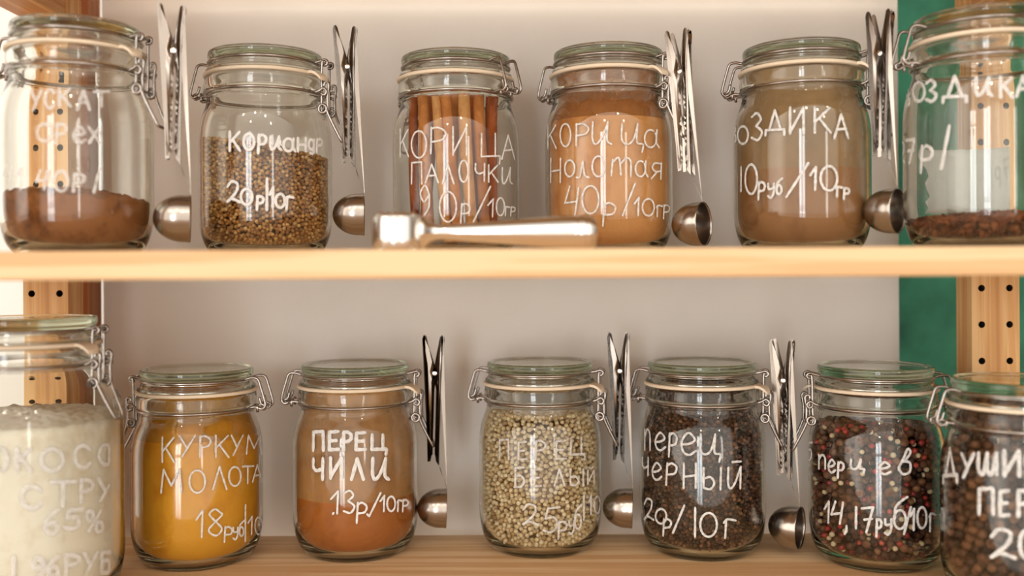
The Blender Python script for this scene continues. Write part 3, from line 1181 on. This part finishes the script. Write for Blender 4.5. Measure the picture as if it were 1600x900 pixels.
# contents
powder(J['nutmeg'], 'ground_nutmeg', 'nutmeg', 304, -0.06, 0.007, 'rust-brown ground nutmeg heaped in the bottom of its jar', 'spice', rough=0.0017, freq=190)
seeds(J['coriander'], 'coriander_seeds', ['coriander'], 0.00152, 222, -0.16, 'golden-brown coriander seeds filling half their jar', 'spice', 'brown_core', 2)
powder(J['cinnamon'], 'ground_cinnamon', 'cinnamon_powder', 158, 0.0, 0.004, 'orange-tan ground cinnamon filling its jar to the shoulder', 'spice', rough=0.0012, film='cinnamon_film')
powder(J['clove_powder'], 'ground_clove', 'clove_powder', 236, -0.05, 0.006, 'greyish-brown ground clove in the dusty jar', 'spice', rough=0.0006, film='clove_film', freq=60)
seeds(J['cloves'], 'whole_cloves', ['clove'], 0.0022, 338, 0.05, 'reddish-brown whole cloves lying in the bottom of a jar', 'spice', 'dark_core', 1, 0.5, 0.4, 0.35, 0.003, None, 1.7)
powder(J['coconut'], 'coconut_flakes', 'coconut', 672, 0.0, 0.003, 'white coconut flakes filling the tall jar', 'food', rough=0.0015, freq=220)
powder(J['turmeric'], 'turmeric_powder', 'turmeric', 668, 0.05, 0.006, 'yellow-orange turmeric powder filling its jar', 'spice', rough=0.0010, film='turmeric_film')
powder(J['chili'], 'chili_powder', 'chili', 764, -0.26, 0.016, 'red-orange chili powder filling half its jar', 'spice', rough=0.0007, film='chili_film', freq=70)
seeds(J['white_pepper'], 'white_peppercorns', ['white_pepper'], 0.00195, 652, -0.02, 'cream white peppercorns filling their jar', 'spice', 'tan_core', 2)
seeds(J['black_pepper'], 'black_peppercorns', ['black_pepper'], 0.00165, 640, -0.03, 'small dark brown peppercorns filling their jar', 'spice', 'dark_core', 2)
seeds(J['mix'], 'mixed_peppercorns', ['allspice', 'black_pepper', 'pink_pepper', 'white_pepper'], 0.0027, 672, 0.0, 'mixed red, cream and brown peppercorns filling their jar', 'spice', 'dark_core', 2,
      kinds=[(.42, .0034, 0), (.30, .0025, 1), (.16, .0023, 2), (.12, .0021, 3)])
seeds(J['allspice'], 'allspice_berries', ['allspice'], 0.0036, 668, 0.0, 'big brown allspice berries filling their jar', 'spice', 'dark_core', 2)

# paper label stuck on the back of the clove jar
j = J['cloves']
b = MB()
av, af = [], []
NA, NZ = 24, 10
edge = [0, .10, .02, .16, .06, .0, .12, .05, .14, .02, .08]
for k in range(NZ + 1):
    for i in range(NA + 1):
        a0 = math.radians(112 - 9 * edge[k] * 4 + (10 if k > 7 else 0))
        a1 = math.radians(38)
        a = a0 + (a1 - a0) * i / NA
        z = (0.027 + 0.050 * k / NZ) + 0.004 * edge[(i * 3) % 11] * (1 if k == NZ else 0)
        av.append(((0.05545) * math.cos(a), 0.05545 * math.sin(a), z))
for k in range(NZ):
    for i in range(NA):
        af.append((k * (NA + 1) + i, k * (NA + 1) + i + 1, (k + 1) * (NA + 1) + i + 1, (k + 1) * (NA + 1) + i))
b.add(av, af)
o = b.build('paper_label', M['paper'], j.root)
sm = o.modifiers.new('thickness', 'SOLIDIFY')
sm.thickness = 0.0002
sm.offset = 1
tag(o, 'blank white paper label on the back of the jar')


# ------------------------------------------------------------------ cinnamon sticks
def scroll(r, t, turns=1.25, n=26):
    """rolled-bark section: a double scroll as a closed outline"""
    inner, outer = [], []
    for i in range(n + 1):
        u = i / n
        a = -math.pi * turns + 2 * math.pi * turns * u
        rr = r * (0.42 + 0.58 * (1 - abs(2 * u - 1) ** 1.6))
        outer.append((rr * math.cos(a), rr * math.sin(a)))
        inner.append(((rr - t) * math.cos(a), (rr - t) * math.sin(a)))
    return outer + inner[::-1]


j = J['sticks']
STICKS = [  # top x, top y, bottom x, bottom y in the picture; depth offset; radius mm; material; label
    (643, 152, 646, 383, -0.012, 4.6, 'bark_red', 'thin dark red cinnamon stick at the left end of the bundle'),
    (662, 149, 671, 384, -0.026, 5.6, 'bark', 'thick brown cinnamon stick second from the left in the bundle'),
    (681, 152, 700, 385, -0.033, 4.4, 'bark_pale', 'thin pale cinnamon stick third from the left in the bundle'),
    (698, 150, 717, 386, -0.034, 5.0, 'bark', 'brown cinnamon stick leaning right just left of the palest stick'),
    (724, 146, 738, 386, -0.034, 5.6, 'bark_pale', 'palest thick cinnamon stick standing in the middle front'),
    (748, 150, 764, 385, -0.031, 5.3, 'bark', 'brown cinnamon stick just right of the palest stick'),
    (773, 152, 774, 384, -0.022, 5.4, 'bark_red', 'reddish cinnamon stick at the right end of the bundle'),
    (676, 147, 664, 381, -0.004, 5.2, 'bark_red', 'reddish cinnamon stick behind the second and third sticks'),
    (712, 145, 706, 381, -0.006, 5.2, 'bark', 'cinnamon stick standing behind the palest middle stick'),
    (742, 147, 744, 381, -0.008, 5.2, 'bark_red', 'dark cinnamon stick in the shadow behind the right-hand sticks'),
]
for tx, ty, bx, by, dd, rad, mt, lab in STICKS:
    d = j.y + dd
    k = F / d
    zt = at(tx, ty, d)
    zb = at(bx, by, d)
    top = Vector((zt.x, d - 0.001, min(zt.z, j.z + 0.134 * j.sz)))
    bot = Vector((zb.x, d + 0.002, j.z + 0.0092))
    if rad > 0:
        c0 = Vector((j.x, j.y, 0))
        lim = 0.0345
        bb = bot - c0
        bb.z = 0
        if bb.length > lim:
            bb = bb.normalized() * lim
            bot = Vector((j.x + bb.x, j.y + bb.y, bot.z))
        tt = top - c0
        tt.z = 0
        if tt.length > 0.0385 * j.sr:
            tt = tt.normalized() * 0.0385 * j.sr
            top = Vector((j.x + tt.x, j.y + tt.y, top.z))
    sec = scroll(rad * mm, 1.2 * mm)
    n = len(sec)
    ax = top - bot
    L = ax.length
    spin = math.radians(random.uniform(60, 120) + 180)
    vs_, fs_ = [], []
    NS = 14
    for i in range(NS + 1):
        u = i / NS
        wob = Vector((math.sin(u * 5 + tx) * 0.0006, math.cos(u * 4 + tx) * 0.0005, 0))
        sc = 1 + 0.05 * math.sin(u * 7 + bx)
        tw = spin + 0.25 * u
        for (x, y) in sec:
            vs_.append((ax * u) + wob + Vector((sc * (x * math.cos(tw) - y * math.sin(tw)), sc * (x * math.sin(tw) + y * math.cos(tw)), 0.0008 * math.sin(x * 2500) * (1 if i == NS else 0))))
    for i in range(NS):
        for q in range(n):
            w = (q + 1) % n
            fs_.append((i * n + q, i * n + w, (i + 1) * n + w, (i + 1) * n + q))
    h = n // 2
    for q in range(h - 1):
        fs_.append((q, n - 1 - q, n - 2 - q, q + 1))
        o_ = NS * n
        fs_.append((o_ + q, o_ + q + 1, o_ + n - 2 - q, o_ + n - 1 - q))
    mb = MB()
    mb.add(vs_, fs_)
    o = mb.build('cinnamon_stick', M[mt], None, True, 50)
    o.location = bot
    tag(o, lab, 'cinnamon stick', 'cinnamon sticks in a jar')

# ------------------------------------------------------------------ handwriting
handwriting(J['nutmeg'], (0, 0), 2.25, [
    ('У', 108, 146, 318, 388), ('С', 158, 192, 315, 380), ('К', 207, 250, 312, 374), ('А', 272, 316, 320, 386), ('Т', 330, 384, 322, 374),
    ('О', 130, 184, 436, 496), ('р', 196, 236, 436, 476), ('е', 255, 302, 446, 502), ('Х', 312, 352, 448, 502),
    ('4', 14, 46, 580, 640), ('1', 56, 82, 592, 664), ('4', 128, 168, 600, 664), ('0', 190, 240, 602, 672), ('р', 256, 300, 612, 648), ('/', 330, 352, 592, 676)], 2.5, 'faint')
handwriting(J['coriander'], (280, 0), 2.25, [
    ('К', 176, 216, 463, 530), ('О', 226, 264, 470, 527), ('р', 276, 308, 474, 512), ('и', 320, 358, 480, 526), ('а', 366, 408, 482, 532), ('Н', 416, 448, 486, 532),
    ('д', 455, 478, 490, 530), ('р', 482, 504, 490, 515),
    ('2', 168, 214, 638, 712), ('0', 216, 258, 664, 720), ('р', 272, 298, 690, 718), ('|', 300, 318, 628, 738), ('1', 318, 334, 660, 728), ('0', 338, 372, 682, 730), ('г', 374, 402, 690, 736)], 2.3, 'solid')
handwriting(J['sticks'], (560, 40), 2.25, [
    ('К', 146, 178, 364, 460), ('О', 186, 240, 370, 465), ('Р', 252, 312, 358, 450), ('И', 330, 386, 356, 456), ('Ц', 430, 494, 380, 465), ('А', 504, 550, 386, 470),
    ('П', 186, 226, 480, 556), ('А', 236, 282, 488, 552), ('Л', 296, 338, 490, 556), ('О', 354, 386, 474, 550), ('Ч', 410, 448, 486, 546), ('К', 456, 492, 490, 550), ('и', 504, 540, 500, 556),
    ('9', 214, 256, 562, 672), ('0', 284, 346, 584, 690), ('р', 358, 394, 626, 666), ('/', 404, 464, 566, 690), ('1', 454, 480, 610, 672), ('0', 484, 514, 606, 668),
    ('г', 514, 532, 636, 668), ('р', 534, 552, 638, 656)], 1.5)
handwriting(J['cinnamon'], (820, 20), 2.25, [
    ('К', 80, 112, 394, 476), ('О', 124, 162, 390, 470), ('Р', 178, 228, 390, 466), ('и', 236, 304, 384, 462), ('ц', 338, 416, 390, 466), ('а', 420, 472, 404, 474),
    ('н', 90, 130, 512, 596), ('О', 140, 176, 518, 576), ('л', 182, 226, 520, 582), ('О', 236, 282, 504, 576), ('т', 300, 376, 510, 576), ('а', 388, 432, 514, 576), ('я', 444, 486, 528, 584),
    ('4', 140, 192, 610, 712), ('0', 200, 262, 608, 706), ('р', 272, 322, 668, 716), ('/', 344, 388, 600, 712), ('1', 384, 406, 650, 712), ('0', 412, 456, 654, 714),
    ('г', 462, 484, 676, 716), ('р', 486, 510, 676, 704)], 1.5)
handwriting(J['clove_powder'], (1100, 0), 2.25, [
    ('В', 98, 114, 442, 502), ('О', 118, 156, 444, 506), ('З', 166, 206, 400, 492), ('Д', 216, 282, 388, 476), ('И', 300, 356, 378, 470), ('К', 386, 448, 378, 466), ('А', 458, 508, 402, 486),
    ('|', 124, 138, 588, 672), ('0', 144, 188, 578, 682), ('р', 190, 216, 640, 676), ('у', 224, 250, 646, 682), ('б', 254, 276, 628, 682), ('/', 290, 366, 574, 692),
    ('1', 372, 400, 588, 668), ('0', 408, 470, 584, 670), ('г', 464, 486, 656, 692), ('р', 490, 512, 662, 684)], 2.0)
handwriting(J['cloves'], (1100, 0), 2.25, [
    ('В', 698, 726, 312, 372), ('О', 734, 776, 290, 356), ('З', 780, 818, 284, 356), ('Д', 840, 922, 268, 360), ('и', 954, 1012, 272, 336), ('К', 1040, 1086, 272, 342), ('А', 1098, 1146, 268, 340),
    ('2', 690, 706, 500, 572), ('7', 710, 742, 490, 572), ('р', 760, 806, 514, 568), ('/', 834, 862, 444, 592)], 2.6)
handwriting(J['coconut'], (0, 420), 1.875, [
    ('О', -18, 22, 528, 592), ('К', 48, 92, 528, 592), ('О', 120, 186, 528, 592), ('С', 218, 266, 518, 582), ('О', 290, 334, 516, 574),
    ('С', 60, 122, 638, 702), ('Т', 150, 222, 624, 694), ('Р', 236, 276, 618, 682), ('У', 286, 332, 614, 680), ('Н', 336, 364, 610, 672),
    ('6', 130, 176, 708, 778), ('5', 190, 240, 704, 762), ('%', 254, 302, 708, 772),
    ('|', 30, 50, 846, 912), ('9', 92, 136, 846, 908), ('6', 140, 176, 842, 904), ('Р', 192, 236, 838, 894), ('У', 246, 286, 834, 892), ('Б', 296, 332, 830, 890)], 3.2, 'faint')
handwriting(J['turmeric'], (0, 420), 1.875, [
    ('К', 474, 512, 494, 566), ('У', 524, 572, 490, 550), ('Р', 584, 620, 490, 552), ('К', 630, 672, 488, 552), ('У', 676, 712, 488, 546), ('М', 722, 766, 488, 542),
    ('М', 472, 532, 588, 656), ('О', 554, 602, 590, 656), ('Л', 624, 666, 580, 646), ('О', 670, 706, 580, 636), ('Т', 710, 742, 578, 628), ('А', 740, 768, 574, 624),
    ('1', 574, 600, 708, 786), ('8', 606, 658, 704, 782), ('р', 656, 682, 756, 782), ('у', 682, 699, 758, 784), ('б', 700, 716, 738, 782), ('|', 714, 724, 692, 798), ('1', 726, 742, 726, 778), ('0', 746, 768, 728, 778)], 1.6)
handwriting(J['chili'], (400, 500), 2.25, [
    ('П', 200, 240, 392, 458, 3.0), ('Е', 256, 292, 392, 458, 3.0), ('Р', 306, 338, 394, 458, 3.0), ('Е', 350, 386, 396, 458, 3.0), ('Ц', 406, 456, 404, 458, 3.0),
    ('Ч', 200, 240, 488, 560, 3.0), ('И', 260, 306, 484, 556, 3.0), ('Л', 336, 380, 488, 560, 3.0), ('и', 408, 466, 486, 560, 3.0),
    ('1', 262, 298, 602, 680), ('|', 246, 300, 678, 682), ('3', 308, 348, 600, 678), ('р', 352, 392, 642, 684), ('.', 388, 400, 680, 692), ('/', 398, 438, 608, 690),
    ('1', 436, 456, 618, 672), ('0', 460, 490, 620, 672), ('г', 496, 514, 632, 672), ('р', 514, 536, 632, 656)], 1.8, 'solid')
handwriting(J['white_pepper'], (700, 500), 2.25, [
    ('П', 180, 216, 420, 490), ('Е', 246, 278, 428, 492), ('Р', 306, 346, 424, 490), ('Е', 378, 416, 424, 490), ('Ц', 430, 478, 414, 476),
    ('Б', 234, 272, 518, 588), ('Е', 298, 328, 524, 586), ('Л', 374, 412, 524, 582), ('Ы', 428, 478, 524, 582), ('Й', 490, 516, 524, 576),
    ('2', 262, 318, 648, 722), ('5', 334, 392, 658, 746), ('р', 386, 420, 708, 744), ('у', 424, 446, 706, 740), ('б', 444, 472, 648, 732), ('|', 472, 484, 618, 704), ('1', 494, 506, 618, 682), ('0', 514, 534, 620, 680)], 1.9, 'faint')
handwriting(J['black_pepper'], (960, 500), 2.25, [
    ('п', 106, 128, 384, 456), ('е', 140, 182, 394, 458), ('р', 190, 222, 398, 446), ('е', 230, 290, 394, 474), ('ц', 300, 372, 402, 476),
    ('Ч', 98, 122, 484, 546), ('е', 130, 168, 500, 562), ('р', 180, 222, 504, 548), ('н', 242, 292, 504, 590), ('ы', 310, 378, 520, 596), ('й', 398, 452, 506, 592),
    ('2', 104, 138, 628, 704), ('0', 144, 184, 664, 716), ('р', 170, 202, 700, 734), ('/', 206, 246, 652, 748), ('|', 276, 292, 660, 762), ('0', 300, 362, 678, 762), ('г', 384, 428, 698, 766)], 1.9)
handwriting(J['mix'], (1200, 500), 2.25, [
    ('5', 138, 156, 430, 492), ('п', 178, 204, 474, 522), ('е', 210, 238, 490, 536), ('р', 244, 268, 500, 532), ('ц', 290, 338, 490, 526), ('е', 388, 432, 498, 542), ('в', 454, 506, 452, 542),
    ('1', 198, 220, 638, 712), ('4', 222, 266, 638, 716), (',', 268, 282, 724, 752), ('|', 302, 318, 658, 732), ('7', 328, 372, 658, 746), ('р', 380, 400, 700, 736), ('у', 410, 438, 700, 740),
    ('б', 440, 492, 622, 732), ('/', 478, 502, 658, 752), ('1', 500, 518, 664, 738), ('0', 524, 558, 658, 732), ('г', 566, 590, 678, 742)], 2.0)
handwriting(J['allspice'], (1200, 500), 2.25, [
    ('Д', 616, 664, 452, 572), ('У', 678, 724, 470, 552), ('Ш', 738, 806, 468, 542), ('И', 828, 890, 460, 548), ('С', 904, 950, 455, 540),
    ('П', 740, 796, 592, 682), ('Е', 814, 848, 600, 690), ('Р', 878, 920, 600, 690), ('2', 782, 868, 736, 838), ('0', 884, 930, 740, 836)], 2.8)


# ------------------------------------------------------------------ steel scoops with a clip handle
def sawtooth(x_edge, z0, z1, n, amp):
    out = []
    for i in range(n):
        a = z0 + (z1 - z0) * i / n
        b = z0 + (z1 - z0) * (i + .5) / n
        out += [(x_edge, a), (x_edge + amp, b)]
    out.append((x_edge, z1))
    return out


def scoop_meshes():
    R = {}
    P = lambda pts: [(x * mm, z * mm) for x, z in pts]
    # short jaw (left): outer plate, two toothed cheeks
    line = [(-13.0, 151), (-12.7, 147), (-11.6, 141), (-9.2, 133), (-7.4, 126), (-6.9, 118), (-6.9, 80), (-6.2, 55), (-5.6, 41)]
    ln = crom([(x, z, 0) for x, z in line], 4)
    b = MB()
    pl = P([(p.x, p.y) for p in ln])
    wd = [(6.0 if p.y > 150 else 9.0 if p.y > 147 else 10.5 if p.y > 118 else 11.0) * mm for p in ln]
    b.strip(pl, wd, [(1.5 if p.y > 149 else 2.5 if p.y > 138 else 1.9 if p.y > 130 else 1.1) * mm for p in ln])
    outer = [(-10.6, 151.4), (-12.2, 150.6), (-12.9, 147.5), (-11.8, 141), (-9.4, 133), (-7.6, 126), (-6.9, 118), (-6.9, 80), (-6.2, 55), (-5.6, 41.5)]
    inner = [(-3.0, 42)] + sawtooth(-3.2, 46, 106, 15, 1.9) + [(-4.2, 110), (-0.2, 115.5), (0.6, 118.4), (-0.2, 121.4), (-2.6, 124), (-4.4, 130), (-6.6, 138), (-8.2, 145), (-9.2, 149.6)]
    for y in (-5.5, 4.9):
        b.prism(P(outer[::1] + inner), 1, y * mm, (y + .6) * mm)
    R['clip_jaw'] = b.mesh('clip_jaw', M['steel'], True, 20)
    # long jaw (right) that carries on as the scoop's handle
    line = [(5.2, 151), (5.4, 147), (4.9, 141), (3.6, 132), (3.2, 124), (3.7, 110), (4.1, 80), (4.3, 50), (4.5, 38), (5.4, 33), (8.4, 26), (11.0, 19.5), (11.6, 16.6)]
    ln = crom([(x, z, 0) for x, z in line], 4)
    b = MB()
    pl = P([(p.x, p.y) for p in ln])
    wd = [(6.0 if p.y > 150 else 9.0 if p.y > 147 else 10.0 if p.y > 118 else 9.6 if p.y > 40 else 4.4) * mm for p in ln]
    b.strip(pl, wd, [(1.5 if p.y > 149 else 2.5 if p.y > 138 else 1.9 if p.y > 130 else 1.1) * mm for p in ln])
    outer = [(3.6, 151.4), (5.0, 150.7), (5.6, 147.5), (5.0, 141), (3.8, 132), (3.3, 122), (3.7, 110), (4.1, 80), (4.3, 50), (4.5, 38)]
    inner = [(1.6, 42)] + sawtooth(2.3, 46, 106, 15, -1.9) + [(1.6, 110), (-2.4, 115.5), (-3.2, 118.4), (-2.4, 121.4), (0.2, 124), (0.2, 130), (0.9, 138), (1.6, 145), (2.3, 149.6)]
    for y in (-4.75, 4.15):
        b.prism(P(outer + inner), 1, y * mm, (y + .6) * mm)
    R['handle_jaw'] = b.mesh('handle_jaw', M['steel'], True, 20)
    b = MB()
    for k in range(1):
        b.tube([(-1.4 * mm, y * mm, 118.4 * mm) for y in (-6.3, -6.1, 6.1, 6.3)], [1.3 * mm, 1.9 * mm, 1.9 * mm, 1.3 * mm], 16)
    R['rivet'] = b.mesh('rivet', M['chrome'], True, 40)
    b = MB()
    coil = []
    for i in range(60):
        a = i / 60 * 2 * math.pi * 4
        coil.append(((-1.4 + 2.9 * math.cos(a)) * mm, (-3 + 6 * i / 60) * mm, (118.4 + 2.9 * math.sin(a)) * mm))
    b.tube([(-5.8 * mm, -3 * mm, 132 * mm)] + coil + [(2.4 * mm, 3 * mm, 132 * mm)], 0.5 * mm, 6)
    R['spring'] = b.mesh('spring', M['wire'])
    # bowl: deep round cup opening to +X with a rolled rim
    Rb, t = 16.8, 0.8
    prof = []
    for i in range(15):
        a = math.pi / 2 * i / 14
        prof.append((Rb * math.sin(a), 7.0 - Rb * math.cos(a) * 1.22))
    prof += [(Rb, 9.5), (Rb + .3, 11.4), (Rb + .2, 12.1), (Rb - .5, 12.0), (Rb - t, 11), (Rb - t, 9)]
    for i in range(13, -1, -1):
        a = math.pi / 2 * i / 14
        prof.append(((Rb - t) * math.sin(a), 7.0 - (Rb - t) * math.cos(a) * 1.22))
    b = MB()
    b.lathe([(r * mm, z * mm) for r, z in prof], 48)
    b.v = [(z, y, -x) for x, y, z in b.v]          # axis to +X
    R['scoop_bowl'] = b.mesh('scoop_bowl', M['steel'])
    return R


SM = scoop_meshes()


def clip_scoop(tip_mid, bowl, depth, yaw, label):
    """tip_mid, bowl: picture points of the middle between the two tips and of the bowl's middle"""
    r = empty('clip_scoop')
    a = at(bowl[0], bowl[1], depth)
    b = at(tip_mid[0], tip_mid[1], depth)
    d = b - a
    L = math.hypot(d.x, d.z)
    s = L / 0.1515
    # local direction from the bowl's middle (0,0) to the tips' middle (-4, 151) mm
    ang = math.atan2(d.x, d.z) - math.atan2(-0.0040 * math.cos(math.radians(yaw)), 0.151)
    r.matrix_world = Matrix.Translation(a) @ Matrix.Rotation(ang, 4, 'Y') @ Matrix.Rotation(math.radians(yaw), 4, 'Z') @ Matrix.Diagonal((s, s, s, 1))
    for p in ('clip_jaw', 'handle_jaw', 'rivet', 'spring', 'scoop_bowl'):
        link(p, SM[p], r)
    tag(r, label, 'scoop', 'steel clip scoops hanging on jar latches')
    return r


def latch_depth(j, extra=0.0):
    return j.y + math.sin(j.rot) * 0.0675 * j.sr + extra


clip_scoop((268, 9), (270, 341), latch_depth(J['nutmeg']), 17, 'steel clip scoop hanging between the nutmeg and coriander jars')
clip_scoop((538, 42), (546, 335), latch_depth(J['coriander']), 8, 'steel clip scoop hanging on the coriander jar latch')
clip_scoop((1060, 46), (1077, 351), latch_depth(J['cinnamon'], -0.006), -33, 'steel clip scoop on the ground cinnamon jar, bowl turned to the front')
clip_scoop((1377, 16), (1378, 330), latch_depth(J['clove_powder'], -0.016), -42, 'steel clip scoop hanging between the ground clove jar and the green wall')
clip_scoop((676, 523), (676, 794), latch_depth(J['chili']), 5, 'steel clip scoop hanging on the chili powder jar latch')
clip_scoop((965, 519), (966, 793), latch_depth(J['white_pepper']), -6, 'steel clip scoop hanging between the white and black pepper jars')
clip_scoop((1223, 530), (1227, 822), latch_depth(J['black_pepper'], -0.004), -31, 'steel clip scoop hanging between black pepper and mixed pepper jars')

# ------------------------------------------------------------------ meat mallet lying on the middle board
D = 0.648
k = D / F
hx = at(622, 360, D)
mallet = empty('meat_mallet', (hx.x, D, ZS))
HR = 40 * k
HH = 59 * k
b = MB()
b.lathe([(0, 0.0012), (HR * .86, 0.0012), (HR * .97, 0.0026), (HR, 0.006), (HR, HH - .006), (HR * .97, HH - .0026), (HR * .86, HH - .0012), (0, HH - .0012)], 64)
# neck cone joining head and handle
n_ = MB()
head = b.build('mallet_head', M['chrome'], mallet, True, 40)
g = 0.0052
for zb, zt in ((0.0012, 0.0), (HH - .0012, HH + .0010)):
    sp = MB()
    for ix in range(-4, 5):
        for iy in range(-4, 5):
            x, y = ix * g, iy * g
            if math.hypot(x, y) > HR * .86:
                continue
            q = g * .5
            sp.add([(x - q, y - q, zb), (x + q, y - q, zb), (x + q, y + q, zb), (x - q, y + q, zb), (x, y, zt)], [(0, 1, 4), (1, 2, 4), (2, 3, 4), (3, 0, 4)])
    sp.build('toothed_face', M['chrome'], head, False)
hb = MB()
cz = HH * .5
prof = [(0, 0.90 * HR), (HH * .47, 0.90 * HR), (HH * .46, 1.02 * HR), (HH * .36, 1.16 * HR), (HH * .27, 1.32 * HR), (HH * .21, 1.50 * HR), (HH * .20, 1.7 * HR), (HH * .235, 2.4 * HR), (HH * .32, 4.0 * HR),
        (HH * .40, 5.4 * HR), (HH * .445, 6.4 * HR), (HH * .46, 6.9 * HR), (HH * .435, 7.0 * HR), (HH * .465, 7.1 * HR), (HH * .465, 7.25 * HR), (HH * .435, 7.34 * HR), (HH * .465, 7.42 * HR),
        (HH * .42, 7.6 * HR), (HH * .36, 7.72 * HR), (HH * .2, 7.76 * HR), (0, 7.77 * HR)]
hb.lathe(prof, 48)
hb.v = [(z, y, x + cz) for x, y, z in hb.v]
# the handle leans down to rest on the board at its far end
tilt = -(cz - HH * .47) / (7.4 * HR)
hb.v = [(x, y, z + tilt * max(0, x - HR * .9)) for x, y, z in hb.v]
hb.build('handle', M['chrome'], mallet, True, 40)
mallet.rotation_euler = (0, 0, math.radians(0))
tag(mallet, 'shiny metal meat mallet lying across the front of the middle board', 'mallet')
